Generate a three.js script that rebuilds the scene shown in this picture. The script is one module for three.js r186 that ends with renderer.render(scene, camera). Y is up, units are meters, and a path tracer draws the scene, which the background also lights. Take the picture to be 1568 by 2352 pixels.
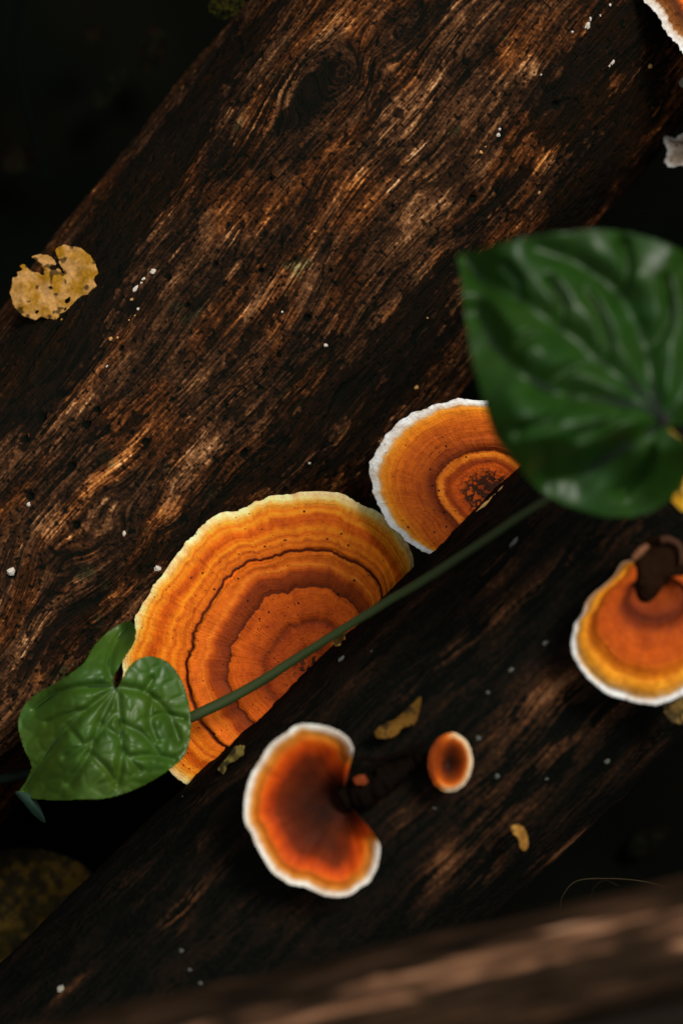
import * as THREE from 'three';
import { mergeGeometries } from 'three/addons/utils/BufferGeometryUtils.js';

// ---------------------------------------------------------------- camera, sky, sun, exposure
const scene = new THREE.Scene();
const FOV = 24, D = 0.5;                               // metres from the lens to the plane in focus
const camera = new THREE.PerspectiveCamera(FOV, 682 / 1024, 0.02, 200);
const PITCH = -80 * Math.PI / 180;
const Q = new THREE.Quaternion().setFromEuler(new THREE.Euler(PITCH, 0, 0));
const FOCUS = new THREE.Vector3(0, 0.1, 0);            // the point in focus, above the forest floor
const W = (x, y, n) => new THREE.Vector3(x, y, n).applyQuaternion(Q).add(FOCUS);
camera.position.copy(W(0, 0, D));
camera.quaternion.copy(Q);
camera.focus = D;
camera.userData.fStop = 7.2;
scene.add(camera);

const SUN = new THREE.Vector3(0.36, 0.40, 0.84).normalize();     // towards the sun, in the frame of the plane in focus
const sun = new THREE.DirectionalLight(new THREE.Color(1.0, 0.95, 0.88), 1.5);
sun.position.copy(W(SUN.x * 2, SUN.y * 2, SUN.z * 2));
sun.target.position.copy(FOCUS);
sun.castShadow = true;
sun.shadow.radius = 36;
sun.shadow.mapSize.set(2048, 2048);
Object.assign(sun.shadow.camera, { left: -0.4, right: 0.4, top: 0.4, bottom: -0.4, near: 0.1, far: 6 });
scene.add(sun, sun.target);

{ // an even overcast sky, brighter overhead
  const w = 64, h = 32, d = new Float32Array(w * h * 4);
  for (let j = 0; j < h; j++) for (let i = 0; i < w; i++) {
    const el = ((j + 0.5) / h - 0.5) * Math.PI, L = 0.26 * (1 + 2 * Math.max(0, Math.sin(el))) / 3, k = (j * w + i) * 4;
    d[k] = L * 0.95; d[k + 1] = L; d[k + 2] = L * 1.02; d[k + 3] = 1;
  }
  const t = new THREE.DataTexture(d, w, h, THREE.RGBAFormat, THREE.FloatType);
  t.mapping = THREE.EquirectangularReflectionMapping; t.magFilter = t.minFilter = THREE.LinearFilter; t.needsUpdate = true;
  scene.background = t; scene.environment = t;
  scene.backgroundIntensity = 1; scene.environmentIntensity = 1;
}
const EXPOSURE = 1.72;

// ---------------------------------------------------------------- helpers
const S = 2 * D * Math.tan(FOV * Math.PI / 360) / 2352;            // metres per unit of the drawing (1568 x 2352) at the plane in focus
const P = (X, Y, n) => { const k = S * (D - n) / D; return new THREE.Vector3((X - 784) * k, (1176 - Y) * k, n); };
let seed = 7;
const rnd = () => { seed = (seed * 1664525 + 1013904223) >>> 0; return seed / 4294967296; };
const clamp = (x, a = 0, b = 1) => x < a ? a : x > b ? b : x;
const sm = (a, b, x) => { const t = clamp((x - a) / (b - a)); return t * t * (3 - 2 * t); };
const mix = (a, b, t) => a + (b - a) * t;
function h2(x, y, s) { let h = Math.imul(x, 374761393) ^ Math.imul(y, 668265263) ^ Math.imul(s, 1442695041); h = Math.imul(h ^ (h >>> 13), 1274126177); h ^= h >>> 16; return (h >>> 0) / 4294967296; }
function noise(x, y, s = 0) {
  const ix = Math.floor(x), iy = Math.floor(y); let fx = x - ix, fy = y - iy;
  fx = fx * fx * (3 - 2 * fx); fy = fy * fy * (3 - 2 * fy);
  const a = h2(ix, iy, s), b = h2(ix + 1, iy, s), c = h2(ix, iy + 1, s), d = h2(ix + 1, iy + 1, s);
  return a + (b - a) * fx + (c - a) * fy + (a - b - c + d) * fx * fy;
}
function fbm(x, y, s = 0, o = 3) { let v = 0, a = 0.5, t = 0; for (let i = 0; i < o; i++) { v += a * noise(x, y, s + i * 17); t += a; x = x * 2.03 + 5.1; y = y * 2.03 + 1.7; a *= 0.5; } return v / t; }
function cell(x, y, s = 0) { // distance to the nearest and second feature point
  const ix = Math.floor(x), iy = Math.floor(y); let d1 = 9, d2 = 9, id = 0;
  for (let j = -1; j <= 1; j++) for (let i = -1; i <= 1; i++) {
    const px = ix + i + h2(ix + i, iy + j, s), py = iy + j + h2(ix + i, iy + j, s + 9), d = Math.hypot(px - x, py - y);
    if (d < d1) { d2 = d1; d1 = d; id = h2(ix + i, iy + j, s + 31); } else if (d < d2) d2 = d;
  }
  return [d1, d2, id];
}
const l1 = (c) => { c /= 255; return c <= 0.04045 ? c / 12.92 : ((c + 0.055) / 1.055) ** 2.4; };
const lin = (r, g, b) => [l1(r), l1(g), l1(b)];
const toS = (c) => { c = clamp(c); return 255 * (c <= 0.0031308 ? c * 12.92 : 1.055 * c ** (1 / 2.4) - 0.055); };
function ramp(stops, t) { // stops: [t, [r,g,b] linear]
  if (t <= stops[0][0]) return stops[0][1];
  for (let i = 1; i < stops.length; i++) if (t <= stops[i][0]) {
    const [a, ca] = stops[i - 1], [b, cb] = stops[i], k = (t - a) / (b - a);
    return [mix(ca[0], cb[0], k), mix(ca[1], cb[1], k), mix(ca[2], cb[2], k)];
  }
  return stops[stops.length - 1][1];
}
const S3 = (list) => list.map(([t, r, g, b]) => [t, lin(r, g, b)]);
const taken = {};
const numbered = (n) => { const k = taken[n] = (taken[n] ?? -1) + 1; return k ? `${n}_${String(k).padStart(3, '0')}` : n; };
function thing(name, label, category, base, group) {
  const o = new THREE.Group(); o.name = numbered(name);
  o.position.copy(W(base.x, base.y, base.z)); o.quaternion.copy(Q);
  o.userData = { label, category }; if (group) o.userData.group = group;
  o.userData.base = base.clone(); scene.add(o); return o;
}
function part(name, geo, mat, parent, label) {
  const m = new THREE.Mesh(geo, mat); m.name = name; m.castShadow = m.receiveShadow = true;
  if (label) m.userData.label = label; parent.add(m); return m;
}
function geom(pos, idx, { uv, color } = {}) {
  const g = new THREE.BufferGeometry();
  g.setAttribute('position', new THREE.BufferAttribute(new Float32Array(pos), 3));
  if (uv) g.setAttribute('uv', new THREE.BufferAttribute(new Float32Array(uv), 2));
  if (color) g.setAttribute('color', new THREE.BufferAttribute(new Float32Array(color), 3));
  g.setIndex(idx.length > 65535 * 3 || pos.length / 3 > 65535 ? new THREE.BufferAttribute(new Uint32Array(idx), 1) : idx);
  g.computeVertexNormals(); return g;
}
function texPair(w, h, f, wrap = THREE.ClampToEdgeWrapping, gain = 1) { // f(i, j) -> [r, g, b linear, height 0..1]
  const c = new Uint8Array(w * h * 4), b = new Uint8Array(w * h * 4), H = new Float32Array(w * h);
  for (let j = 0; j < h; j++) for (let i = 0; i < w; i++) {
    const v = f(i, j), k = (j * w + i) * 4, e = clamp(v[3]) * 255;
    c[k] = toS(v[0] * gain); c[k + 1] = toS(v[1] * gain); c[k + 2] = toS(v[2] * gain); c[k + 3] = 255;
    b[k] = b[k + 1] = b[k + 2] = e; b[k + 3] = 255; H[j * w + i] = v[3];
  }
  const mk = (a, srgb) => { const t = new THREE.DataTexture(a, w, h, THREE.RGBAFormat); t.magFilter = THREE.LinearFilter; t.minFilter = THREE.LinearMipmapLinearFilter; t.generateMipmaps = true; t.wrapS = t.wrapT = wrap; if (srgb) t.colorSpace = THREE.SRGBColorSpace; t.needsUpdate = true; return t; };
  return { map: mk(c, true), bump: mk(b, false), H, w, h };
}
const blob = (() => { // a lumpy little bead
  const make = (s) => { const g = new THREE.IcosahedronGeometry(1, 2), p = g.attributes.position, v = new THREE.Vector3();
    for (let i = 0; i < p.count; i++) { v.fromBufferAttribute(p, i); v.multiplyScalar(0.55 + 0.9 * fbm(v.x * 1.9 + 9 + s, v.y * 1.9 + v.z * 2.3 + 5, s, 3)); p.setXYZ(i, v.x, v.y, v.z); }
    g.computeVertexNormals(); return g; };
  return [make(1), make(2), make(3)];
})();
function tube(pts, radii, seg = 10, ring = 60, rough = 0.08, s = 3) { // tapered, slightly uneven stem through pts
  const c = new THREE.CatmullRomCurve3(pts), fr = c.computeFrenetFrames(ring), pos = [], idx = [];
  for (let i = 0; i <= ring; i++) {
    const t = i / ring, p = c.getPointAt(t), k = t * (radii.length - 1), a = Math.min(Math.floor(k), radii.length - 2), r0 = mix(radii[a], radii[a + 1], k - a);
    for (let j = 0; j < seg; j++) {
      const th = j / seg * Math.PI * 2, r = r0 * (1 + rough * 2 * (noise(t * 23, Math.cos(th) * 1.5 + 4 + Math.sin(th) * 0.7, s) - 0.5));
      pos.push(p.x + r * (Math.cos(th) * fr.normals[i].x + Math.sin(th) * fr.binormals[i].x), p.y + r * (Math.cos(th) * fr.normals[i].y + Math.sin(th) * fr.binormals[i].y), p.z + r * (Math.cos(th) * fr.normals[i].z + Math.sin(th) * fr.binormals[i].z));
    }
  }
  for (let i = 0; i < ring; i++) for (let j = 0; j < seg; j++) { const a = i * seg + j, b = i * seg + (j + 1) % seg; idx.push(a, b, a + seg, b, b + seg, a + seg); }
  for (const [o, f] of [[0, 1], [ring * seg, 0]]) for (let j = 1; j < seg - 1; j++) f ? idx.push(o, o + j + 1, o + j) : idx.push(o, o + j, o + j + 1);
  return geom(pos, idx);
}

// ---------------------------------------------------------------- forest floor
{
  const N = 160, ax = []; for (let i = 0; i <= N; i++) { const t = i / N * 2 - 1; ax.push(Math.sign(t) * (0.45 * Math.abs(t) + 39 * Math.abs(t) ** 7)); }
  const pos = [], idx = [], col = [];
  for (const z of ax) for (const x of ax) {
    const r = Math.hypot(x, z), near = 1 - sm(0.5, 2, r);
    pos.push(x, (fbm(x * 14 + 40, z * 14 + 40, 3, 4) - 0.55) * 0.02 * near + (fbm(x * 0.3 + 9, z * 0.3 + 9, 4) - 0.5) * 0.5 * sm(2, 20, r), z);
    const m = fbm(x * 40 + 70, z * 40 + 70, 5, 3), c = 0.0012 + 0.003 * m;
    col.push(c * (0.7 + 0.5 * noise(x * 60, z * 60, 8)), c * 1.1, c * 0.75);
  }
  for (let j = 0; j < N; j++) for (let i = 0; i < N; i++) { const a = j * (N + 1) + i; idx.push(a, a + N + 1, a + 1, a + 1, a + N + 1, a + N + 2); }
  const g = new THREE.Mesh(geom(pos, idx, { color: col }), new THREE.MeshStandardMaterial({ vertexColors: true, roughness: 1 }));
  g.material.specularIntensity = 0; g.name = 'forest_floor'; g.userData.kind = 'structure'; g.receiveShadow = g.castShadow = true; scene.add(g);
}

// ---------------------------------------------------------------- logs
class Log {
  // centre line through display point (X, Y) at height n; angle on the picture; radius; half length
  constructor({ X, Y, n, angle, R, len, lump, ls, bend = 0, cut }) {
    this.O = P(X, Y, n); const a = angle * Math.PI / 180;
    this.d = new THREE.Vector3(Math.cos(a), Math.sin(a), 0); this.r = new THREE.Vector3(Math.sin(a), -Math.cos(a), 0); this.u = new THREE.Vector3(0, 0, 1);
    Object.assign(this, { R, len, lump, ls, bend, cut });
  }
  drop(a) { const e = Math.max(0, Math.abs(a) - 0.13); return -this.bend * e * e; }
  rad(a, th) { return this.R * (this.cut ? this.cut(a, th) : 1) * (1 + this.lump * (2 * fbm(a * 14 + 30, Math.cos(th) * 1.2 + 8, this.ls) + 2 * fbm(a * 14 + 60, Math.sin(th) * 1.2 + 4, this.ls + 5) - 2)); }
  point(a, th, h = 0) { const r = this.rad(a, th) + h, s = Math.sin(th) * r, c = Math.cos(th) * r; return new THREE.Vector3().copy(this.O).addScaledVector(this.d, a).addScaledVector(this.r, s).addScaledVector(this.u, c + this.drop(a)); }
  hit(X, Y) { // where a sight line meets the log: [a, theta] in metres and radians
    const e = new THREE.Vector3(0, 0, D), v = P(X, Y, 0).sub(e).normalize(), o = e.sub(this.O);
    const pr = [o.dot(this.r), o.dot(this.u)], vr = [v.dot(this.r), v.dot(this.u)];
    const A = vr[0] ** 2 + vr[1] ** 2, B = pr[0] * vr[0] + pr[1] * vr[1]; let R = this.R, t = 0, a = 0, th = 0;
    for (let i = 0; i < 4; i++) { const C = pr[0] ** 2 + pr[1] ** 2 - R * R; t = (-B - Math.sqrt(Math.max(0, B * B - A * C))) / A; a = o.dot(this.d) + v.dot(this.d) * t; th = Math.atan2(pr[0] + vr[0] * t, pr[1] + vr[1] * t); R = this.rad(a, th); }
    return [a, th];
  }
  mesh(tex, La, Th, depth, na, nt) { // tex covers La metres along and +-Th round
    const pos = [], uv = [], idx = [], half = this.len / 2, ths = [];
    for (let j = 0; j <= nt; j++) { const t = j / nt * 2 - 1; ths.push(Math.PI * (0.72 * t + 0.28 * t ** 5)); }
    const look = (u, v) => { u = Math.abs(((u % 2) + 2) % 2); if (u > 1) u = 2 - u; v = Math.abs(((v % 2) + 2) % 2); if (v > 1) v = 2 - v; return tex.H[Math.min(tex.h - 1, Math.floor(v * tex.h)) * tex.w + Math.min(tex.w - 1, Math.floor(u * tex.w))]; };
    for (let i = 0; i <= na; i++) { const t = i / na * 2 - 1, a = half * (0.6 * t + 0.4 * t ** 5);
      for (const th of ths) { const u = a / La + 0.5, v = th / (2 * Th) + 0.5, k = sm(Math.PI, Math.PI - 0.4, Math.abs(th)), p = this.point(a, th, depth * (k * look(u, v) + (1 - k) * 0.5)).sub(this.O); pos.push(p.x, p.y, p.z); uv.push(u, v); } }
    const w = nt + 1; for (let i = 0; i < na; i++) for (let j = 0; j < nt; j++) { const p = i * w + j; idx.push(p, p + w, p + 1, p + 1, p + w, p + w + 1); }
    for (const [i, f] of [[0, 1], [na, 0]]) { const c = pos.length / 3, a = half * (i ? 1 : -1); pos.push(this.d.x * a, this.d.y * a, this.drop(a)); uv.push(0.5, 0.5); for (let j = 0; j < nt; j++) f ? idx.push(c, i * w + j, i * w + j + 1) : idx.push(c, i * w + j + 1, i * w + j); }
    return geom(pos, idx, { uv });
  }
}
const woodMat = (tex, bump) => { const m = new THREE.MeshPhysicalMaterial({ map: tex.map, bumpMap: tex.bump, bumpScale: bump, roughness: 0.85 }); m.specularIntensity = 0.12; return m; };
const beadMat = (r, g, b, sp = 0.25) => { const m = new THREE.MeshPhysicalMaterial({ color: new THREE.Color(...lin(r, g, b)), roughness: 0.7 }); m.specularIntensity = sp; return m; };
const MW = beadMat(214, 204, 190), MT = beadMat(200, 150, 90), MG = beadMat(86, 88, 80);
function speckle(log, root, list, mat, fx, ox, oy) {
  for (const [x, y, r = 4, st = 1] of list) {
    const [a, th] = log.hit(ox + x * fx, oy + y * fx), R = r * S * 0.74;
    const m = part('pale_speck', blob[Math.floor(rnd() * 3)], mat, root); m.position.copy(log.point(a, th, R * 0.35 + 0.0003).sub(log.O));
    m.scale.set(R * (0.75 + 0.4 * rnd()), R * st * (0.8 + 0.5 * rnd()), R * 0.7); m.rotation.set(rnd() * 0.6, rnd() * 0.6, st > 1 ? rnd() * 0.5 - 0.6 : rnd() * 6);
  }
}

// upper log: bare, brown, weathered wood
const upper = new Log({ X: 575, Y: 740, n: -0.045, angle: 50, R: 0.0452, len: 0.62, lump: 0.05, ls: 11, cut: (a, th) => 1 - 0.36 * sm(-0.078, -0.115, a) * sm(0.25, 0.9, th) * sm(2.6, 2, th) });
{
  const La = 0.33, Th = 1.72, w = 2048, h = 1024, Rm = upper.R * 1000;
  const ft = (list, sgn) => list.map(([X, Y, la, lb, amp]) => { const [a, th] = upper.hit(X, Y); return [a * 1000, th * Rm, la, lb, amp * sgn]; });
  const F = [
    ...ft([[1050, 60, 12, 3.5, 0.4], [960, 220, 10, 4, 0.42], [890, 330, 12, 3, 0.35], [780, 80, 8, 2.2, 0.4], [715, 170, 7, 2.2, 0.4], [560, 300, 9, 2.6, 0.45], [640, 270, 10, 2.0, 0.4], [440, 450, 9, 2.4, 0.38], [1220, 140, 9, 5, 0.25], [1240, 365, 6, 2.0, 0.42], [1130, 300, 10, 2.5, 0.2], [640, 470, 8, 2.5, 0.3], [590, 700, 9, 2.6, 0.45], [700, 590, 10, 3, 0.3], [760, 740, 5, 1.2, 0.55], [440, 865, 4.5, 1.8, 0.5], [520, 620, 9, 3, 0.22], [470, 1040, 7, 3, 0.36], [400, 1110, 6, 3, 0.34], [200, 1140, 9, 2.6, 0.5], [110, 1200, 8, 2.2, 0.45], [240, 1205, 6, 1.5, 0.42], [270, 1355, 3.2, 1.5, 0.75], [385, 1180, 3.5, 2, 0.4], [80, 1440, 4, 2.2, 0.38], [350, 640, 10, 1.2, 0.3], [240, 770, 6, 1.2, 0.25], [900, 130, 12, 3, 0.2], [1020, 480, 14, 3, 0.2], [330, 1000, 12, 2, 0.2], [20, 1330, 6, 2, 0.3], [1100, 500, 14, 3, 0.2], [820, 560, 12, 4, 0.15], [640, 10, 5, 3, 0.35]], 1),
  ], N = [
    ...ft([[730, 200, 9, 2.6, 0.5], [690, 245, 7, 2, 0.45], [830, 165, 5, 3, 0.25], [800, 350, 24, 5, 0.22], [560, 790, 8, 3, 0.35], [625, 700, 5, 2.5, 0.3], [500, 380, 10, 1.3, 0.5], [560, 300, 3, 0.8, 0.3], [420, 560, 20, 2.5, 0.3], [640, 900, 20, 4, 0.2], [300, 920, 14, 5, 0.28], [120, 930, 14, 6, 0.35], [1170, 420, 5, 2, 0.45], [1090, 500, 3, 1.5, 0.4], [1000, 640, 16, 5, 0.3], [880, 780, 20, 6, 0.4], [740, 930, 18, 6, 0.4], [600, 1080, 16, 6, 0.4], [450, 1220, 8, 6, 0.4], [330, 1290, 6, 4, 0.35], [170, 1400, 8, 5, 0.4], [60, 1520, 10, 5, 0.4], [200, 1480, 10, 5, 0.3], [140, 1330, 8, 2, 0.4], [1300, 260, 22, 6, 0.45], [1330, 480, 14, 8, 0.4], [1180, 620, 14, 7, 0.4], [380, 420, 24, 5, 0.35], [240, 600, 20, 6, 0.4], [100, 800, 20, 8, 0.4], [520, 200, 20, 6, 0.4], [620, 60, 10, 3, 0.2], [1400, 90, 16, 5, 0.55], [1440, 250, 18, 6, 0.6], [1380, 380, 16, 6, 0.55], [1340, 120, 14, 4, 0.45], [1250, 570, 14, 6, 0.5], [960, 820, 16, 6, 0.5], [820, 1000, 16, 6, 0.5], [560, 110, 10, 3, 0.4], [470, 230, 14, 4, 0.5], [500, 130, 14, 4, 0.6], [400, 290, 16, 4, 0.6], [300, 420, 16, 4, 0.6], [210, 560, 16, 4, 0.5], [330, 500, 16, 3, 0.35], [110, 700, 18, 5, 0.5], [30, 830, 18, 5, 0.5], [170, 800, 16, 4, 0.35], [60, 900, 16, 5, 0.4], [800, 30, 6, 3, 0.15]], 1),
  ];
  const K = [[740, 190, 10, 6, -1.1], [830, 160, 6, 4, 0.9], [60, 1440, 14, 8, 1.0], [180, 1260, 12, 9, -0.8], [330, 1230, 6, 5, 0.8]].map(([X, Y, la, lb, k]) => { const [a, th] = upper.hit(X, Y); return [a * 1000, th * Rm, la, lb, k]; });
  const HO = [[705, 730, 9], [335, 1015, 9], [165, 1070, 10], [200, 975, 10], [225, 940, 7], [495, 605, 6], [70, 1140, 9], [100, 960, 12], [60, 1010, 10], [560, 1040, 9], [390, 640, 6], [640, 815, 6], [178, 1205, 8], [1275, 240, 9], [1085, 455, 8], [280, 800, 6], [430, 700, 6], [760, 620, 5], [320, 1310, 5], [600, 620, 6], [30, 1318, 9], [900, 470, 4], [520, 930, 5], [620, 410, 5]].map(([X, Y, r]) => { const [a, th] = upper.hit(X, Y); return [a * 1000, th * Rm, r * S * 1000]; });
  const rampA = S3([[0, 7, 10, 6], [0.2, 21, 14, 8], [0.4, 47, 29, 16], [0.58, 80, 51, 30], [0.76, 128, 86, 52], [0.92, 180, 134, 90], [1.1, 225, 190, 150]]);
  const rampB = S3([[0, 6, 9, 5], [0.2, 26, 15, 6], [0.4, 58, 31, 13], [0.58, 100, 56, 25], [0.76, 152, 92, 44], [0.92, 214, 142, 72], [1.1, 230, 190, 140]]);
  const tex = texPair(w, h, (i, j) => {
    const a = ((i + 0.5) / w - 0.5) * La * 1000, b = ((j + 0.5) / h - 0.5) * 2 * Th * Rm;
    let wp = 9 * (fbm(a / 60, b / 45, 1, 2) - 0.5) + 3.6 * (fbm(a / 17, b / 12, 2, 2) - 0.5) - b * a * 0.0012 + 7 * sm(-30, -110, a) * Math.sin(a / 11 + b / 30) * 0.35;
    for (const [ka, kb, la, lb, k] of K) { const x = (a - ka) / la, y = (b - kb) / lb, r = x * x + y * y; if (r < 6) wp += k * (b - kb) * Math.exp(-r) + k * 1.5 * Math.exp(-r) * Math.sin(x * 3); }
    const bb = b + wp;
    const f1 = 0.55 * fbm(a / 20, bb / 0.7, 21, 3) + 0.45 * fbm(a / 10, bb / 0.34, 22, 2), f2 = noise(a / 5, bb / 0.26, 25), f3 = fbm(a / 34, bb / 3.2, 27, 2);
    const gr = noise((a * 0.8 + b * 0.6) / 0.5, (b * 0.8 - a * 0.6) / 0.42, 31), gr2 = noise(a / 1.3, bb / 0.8, 33), pt = fbm(a / 11, bb / 5.5, 35, 3), big = fbm(a / 40, bb / 16, 37, 2);
    let fe = 0; for (const [ka, kb, la, lb, am] of F) { const x = (a - ka) / la, y = (bb - kb - wp * 0.85) / lb, r = x * x + y * y; if (r < 5) fe += am * Math.exp(-r); }
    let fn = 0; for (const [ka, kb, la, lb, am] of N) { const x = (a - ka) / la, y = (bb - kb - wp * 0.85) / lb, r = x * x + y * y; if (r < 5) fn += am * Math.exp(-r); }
    const gr3 = noise((a * 0.6 - b * 0.8) / 0.34, (b * 0.6 + a * 0.8) / 0.3, 34) - 0.5; let L = 0.405 + 0.5 * (f1 - 0.5) + 0.34 * (f2 - 0.5) + 0.3 * (f3 - 0.5) + 0.34 * (pt - 0.5) + 0.22 * (big - 0.5) + 0.2 * (gr - 0.5) + 0.18 * (gr2 - 0.5) + 0.16 * gr3;
    const det = 0.55 * f1 + 0.35 * pt + 0.1 * gr2 + 0.06 * (gr - 0.5), bare = sm(0.66, 0.74, fe * 0.62 + det), spotsAndShade = sm(0.66, 0.73, fn * 0.72 + 0.42 * fbm(a / 7, bb / 3, 36, 3) + 0.3 * fbm(a / 3, bb / 0.9, 38, 2) + 0.2 * gr2);  // dark wood spots, plus the shade of the log's flanks painted into the colour
    L += 0.1 * fe + bare * (0.06 + 0.2 * f1) - 0.02; L = mix(L, 0.11 + 0.3 * (L - 0.3), spotsAndShade * 0.85);
    let hgt = 0.5 + 0.5 * (f1 - 0.5) + 0.25 * (f2 - 0.5) + 0.5 * (pt - 0.5) + 0.35 * (f3 - 0.5) + 0.12 * (gr - 0.5) + bare * 0.12 - spotsAndShade * 0.06;
    // flaked dark crust: ragged patches stand proud of the bare wood or are torn off
    const cr = fbm(a / 6, bb / 2.6, 41, 3) + 0.25 * (gr2 - 0.5), crust = sm(0.60, 0.64, cr); L = mix(L, L * 0.5 - 0.02, crust * 0.6); hgt -= 0.1 * crust;
    const crack = Math.abs(noise(a / 30, bb / 2.4, 43) - 0.5); if (crack < 0.018) { L -= 0.25 * (1 - crack / 0.018); hgt -= 0.28 * (1 - crack / 0.018); }
    const split = Math.abs(noise(a / 26 + 7, bb / 1.1, 44) - 0.5); if (split < 0.03 && f3 < 0.55) { const k = 1 - split / 0.03; L -= 0.16 * k; hgt -= 0.16 * k; }
    const pore = noise(a / 0.8, b / 0.62, 47); if (pore > 0.79) { const k = sm(0.79, 0.86, pore); L -= 0.3 * k; hgt -= 0.14 * k; }
    for (const [ka, kb, r] of HO) { const x = (a - ka) / 1.15, y = b - kb, q = Math.hypot(x, y) / (r * (0.8 + 0.5 * noise(a * 2, b * 2, 49))); if (q < 1.3) { const k = 1 - sm(0.75, 1.1, q); L -= 0.5 * k; hgt -= 0.75 * k; } }
    const og = sm(0.42, 0.66, fbm(a / 16 + 50, bb / 6, 51, 3)), A = ramp(rampA, L), B = ramp(rampB, L);
    let r = mix(A[0], B[0], og), g = mix(A[1], B[1], og), bl = mix(A[2], B[2], og);
    const ms = sm(0.78, 0.84, fbm(a / 7 + 20, b / 5, 53, 3) + 0.12 * (gr - 0.5)); r = mix(r, g * 0.95, ms * 0.7); bl = mix(bl, g * 0.4, ms * 0.6);
    return [r, g, bl, hgt];
  }, THREE.MirroredRepeatWrapping, 1.25);
  const root = thing('rotten_log', 'large brown weathered log with fine bare wood grain running diagonally behind the orange fungi', 'log', upper.O);
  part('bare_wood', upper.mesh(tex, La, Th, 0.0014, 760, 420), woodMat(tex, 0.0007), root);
  speckle(upper, root, [[1226, 22, 5], [1183, 70, 6], [1135, 88, 6, 1.5], [1122, 115, 9, 1.3], [1054, 147, 6], [1237, 282, 8, 1.4], [1224, 300, 5], [910, 340, 5], [305, 500, 4], [715, 618, 7], [722, 592, 5], [315, 840, 5, 1.5], [533, 262, 5, 1.4]], MW, 0.5002, 783.8, 0);
  speckle(upper, root, [[1408, 300, 8], [657, 673, 4], [636, 698, 6], [898, 880, 6]], MT, 0.5002, 783.8, 0);
  speckle(upper, root, [[710, 220, 9], [667, 252, 7], [657, 272, 6], [628, 298, 7, 1.4], [640, 388, 5], [501, 653, 7], [1340, 370, 5], [1295, 400, 4], [1492, 550, 7], [1412, 1085, 6]], MW, 0.5002, 0, 516.8);
  speckle(upper, root, [[610, 345, 5], [625, 420, 5], [545, 520, 5], [515, 525, 7], [598, 440, 4]], MT, 0.5002, 0, 516.8);
  speckle(upper, root, [[335, 740, 9], [437, 492, 5], [388, 422, 4]], MT, 0.5002, 783.8, 516.8);
  speckle(upper, root, [[137, 138, 8], [569, 267, 8, 1.2], [720, 424, 12], [55, 443, 14]], MW, 0.5002, 0, 1091);
}

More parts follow.
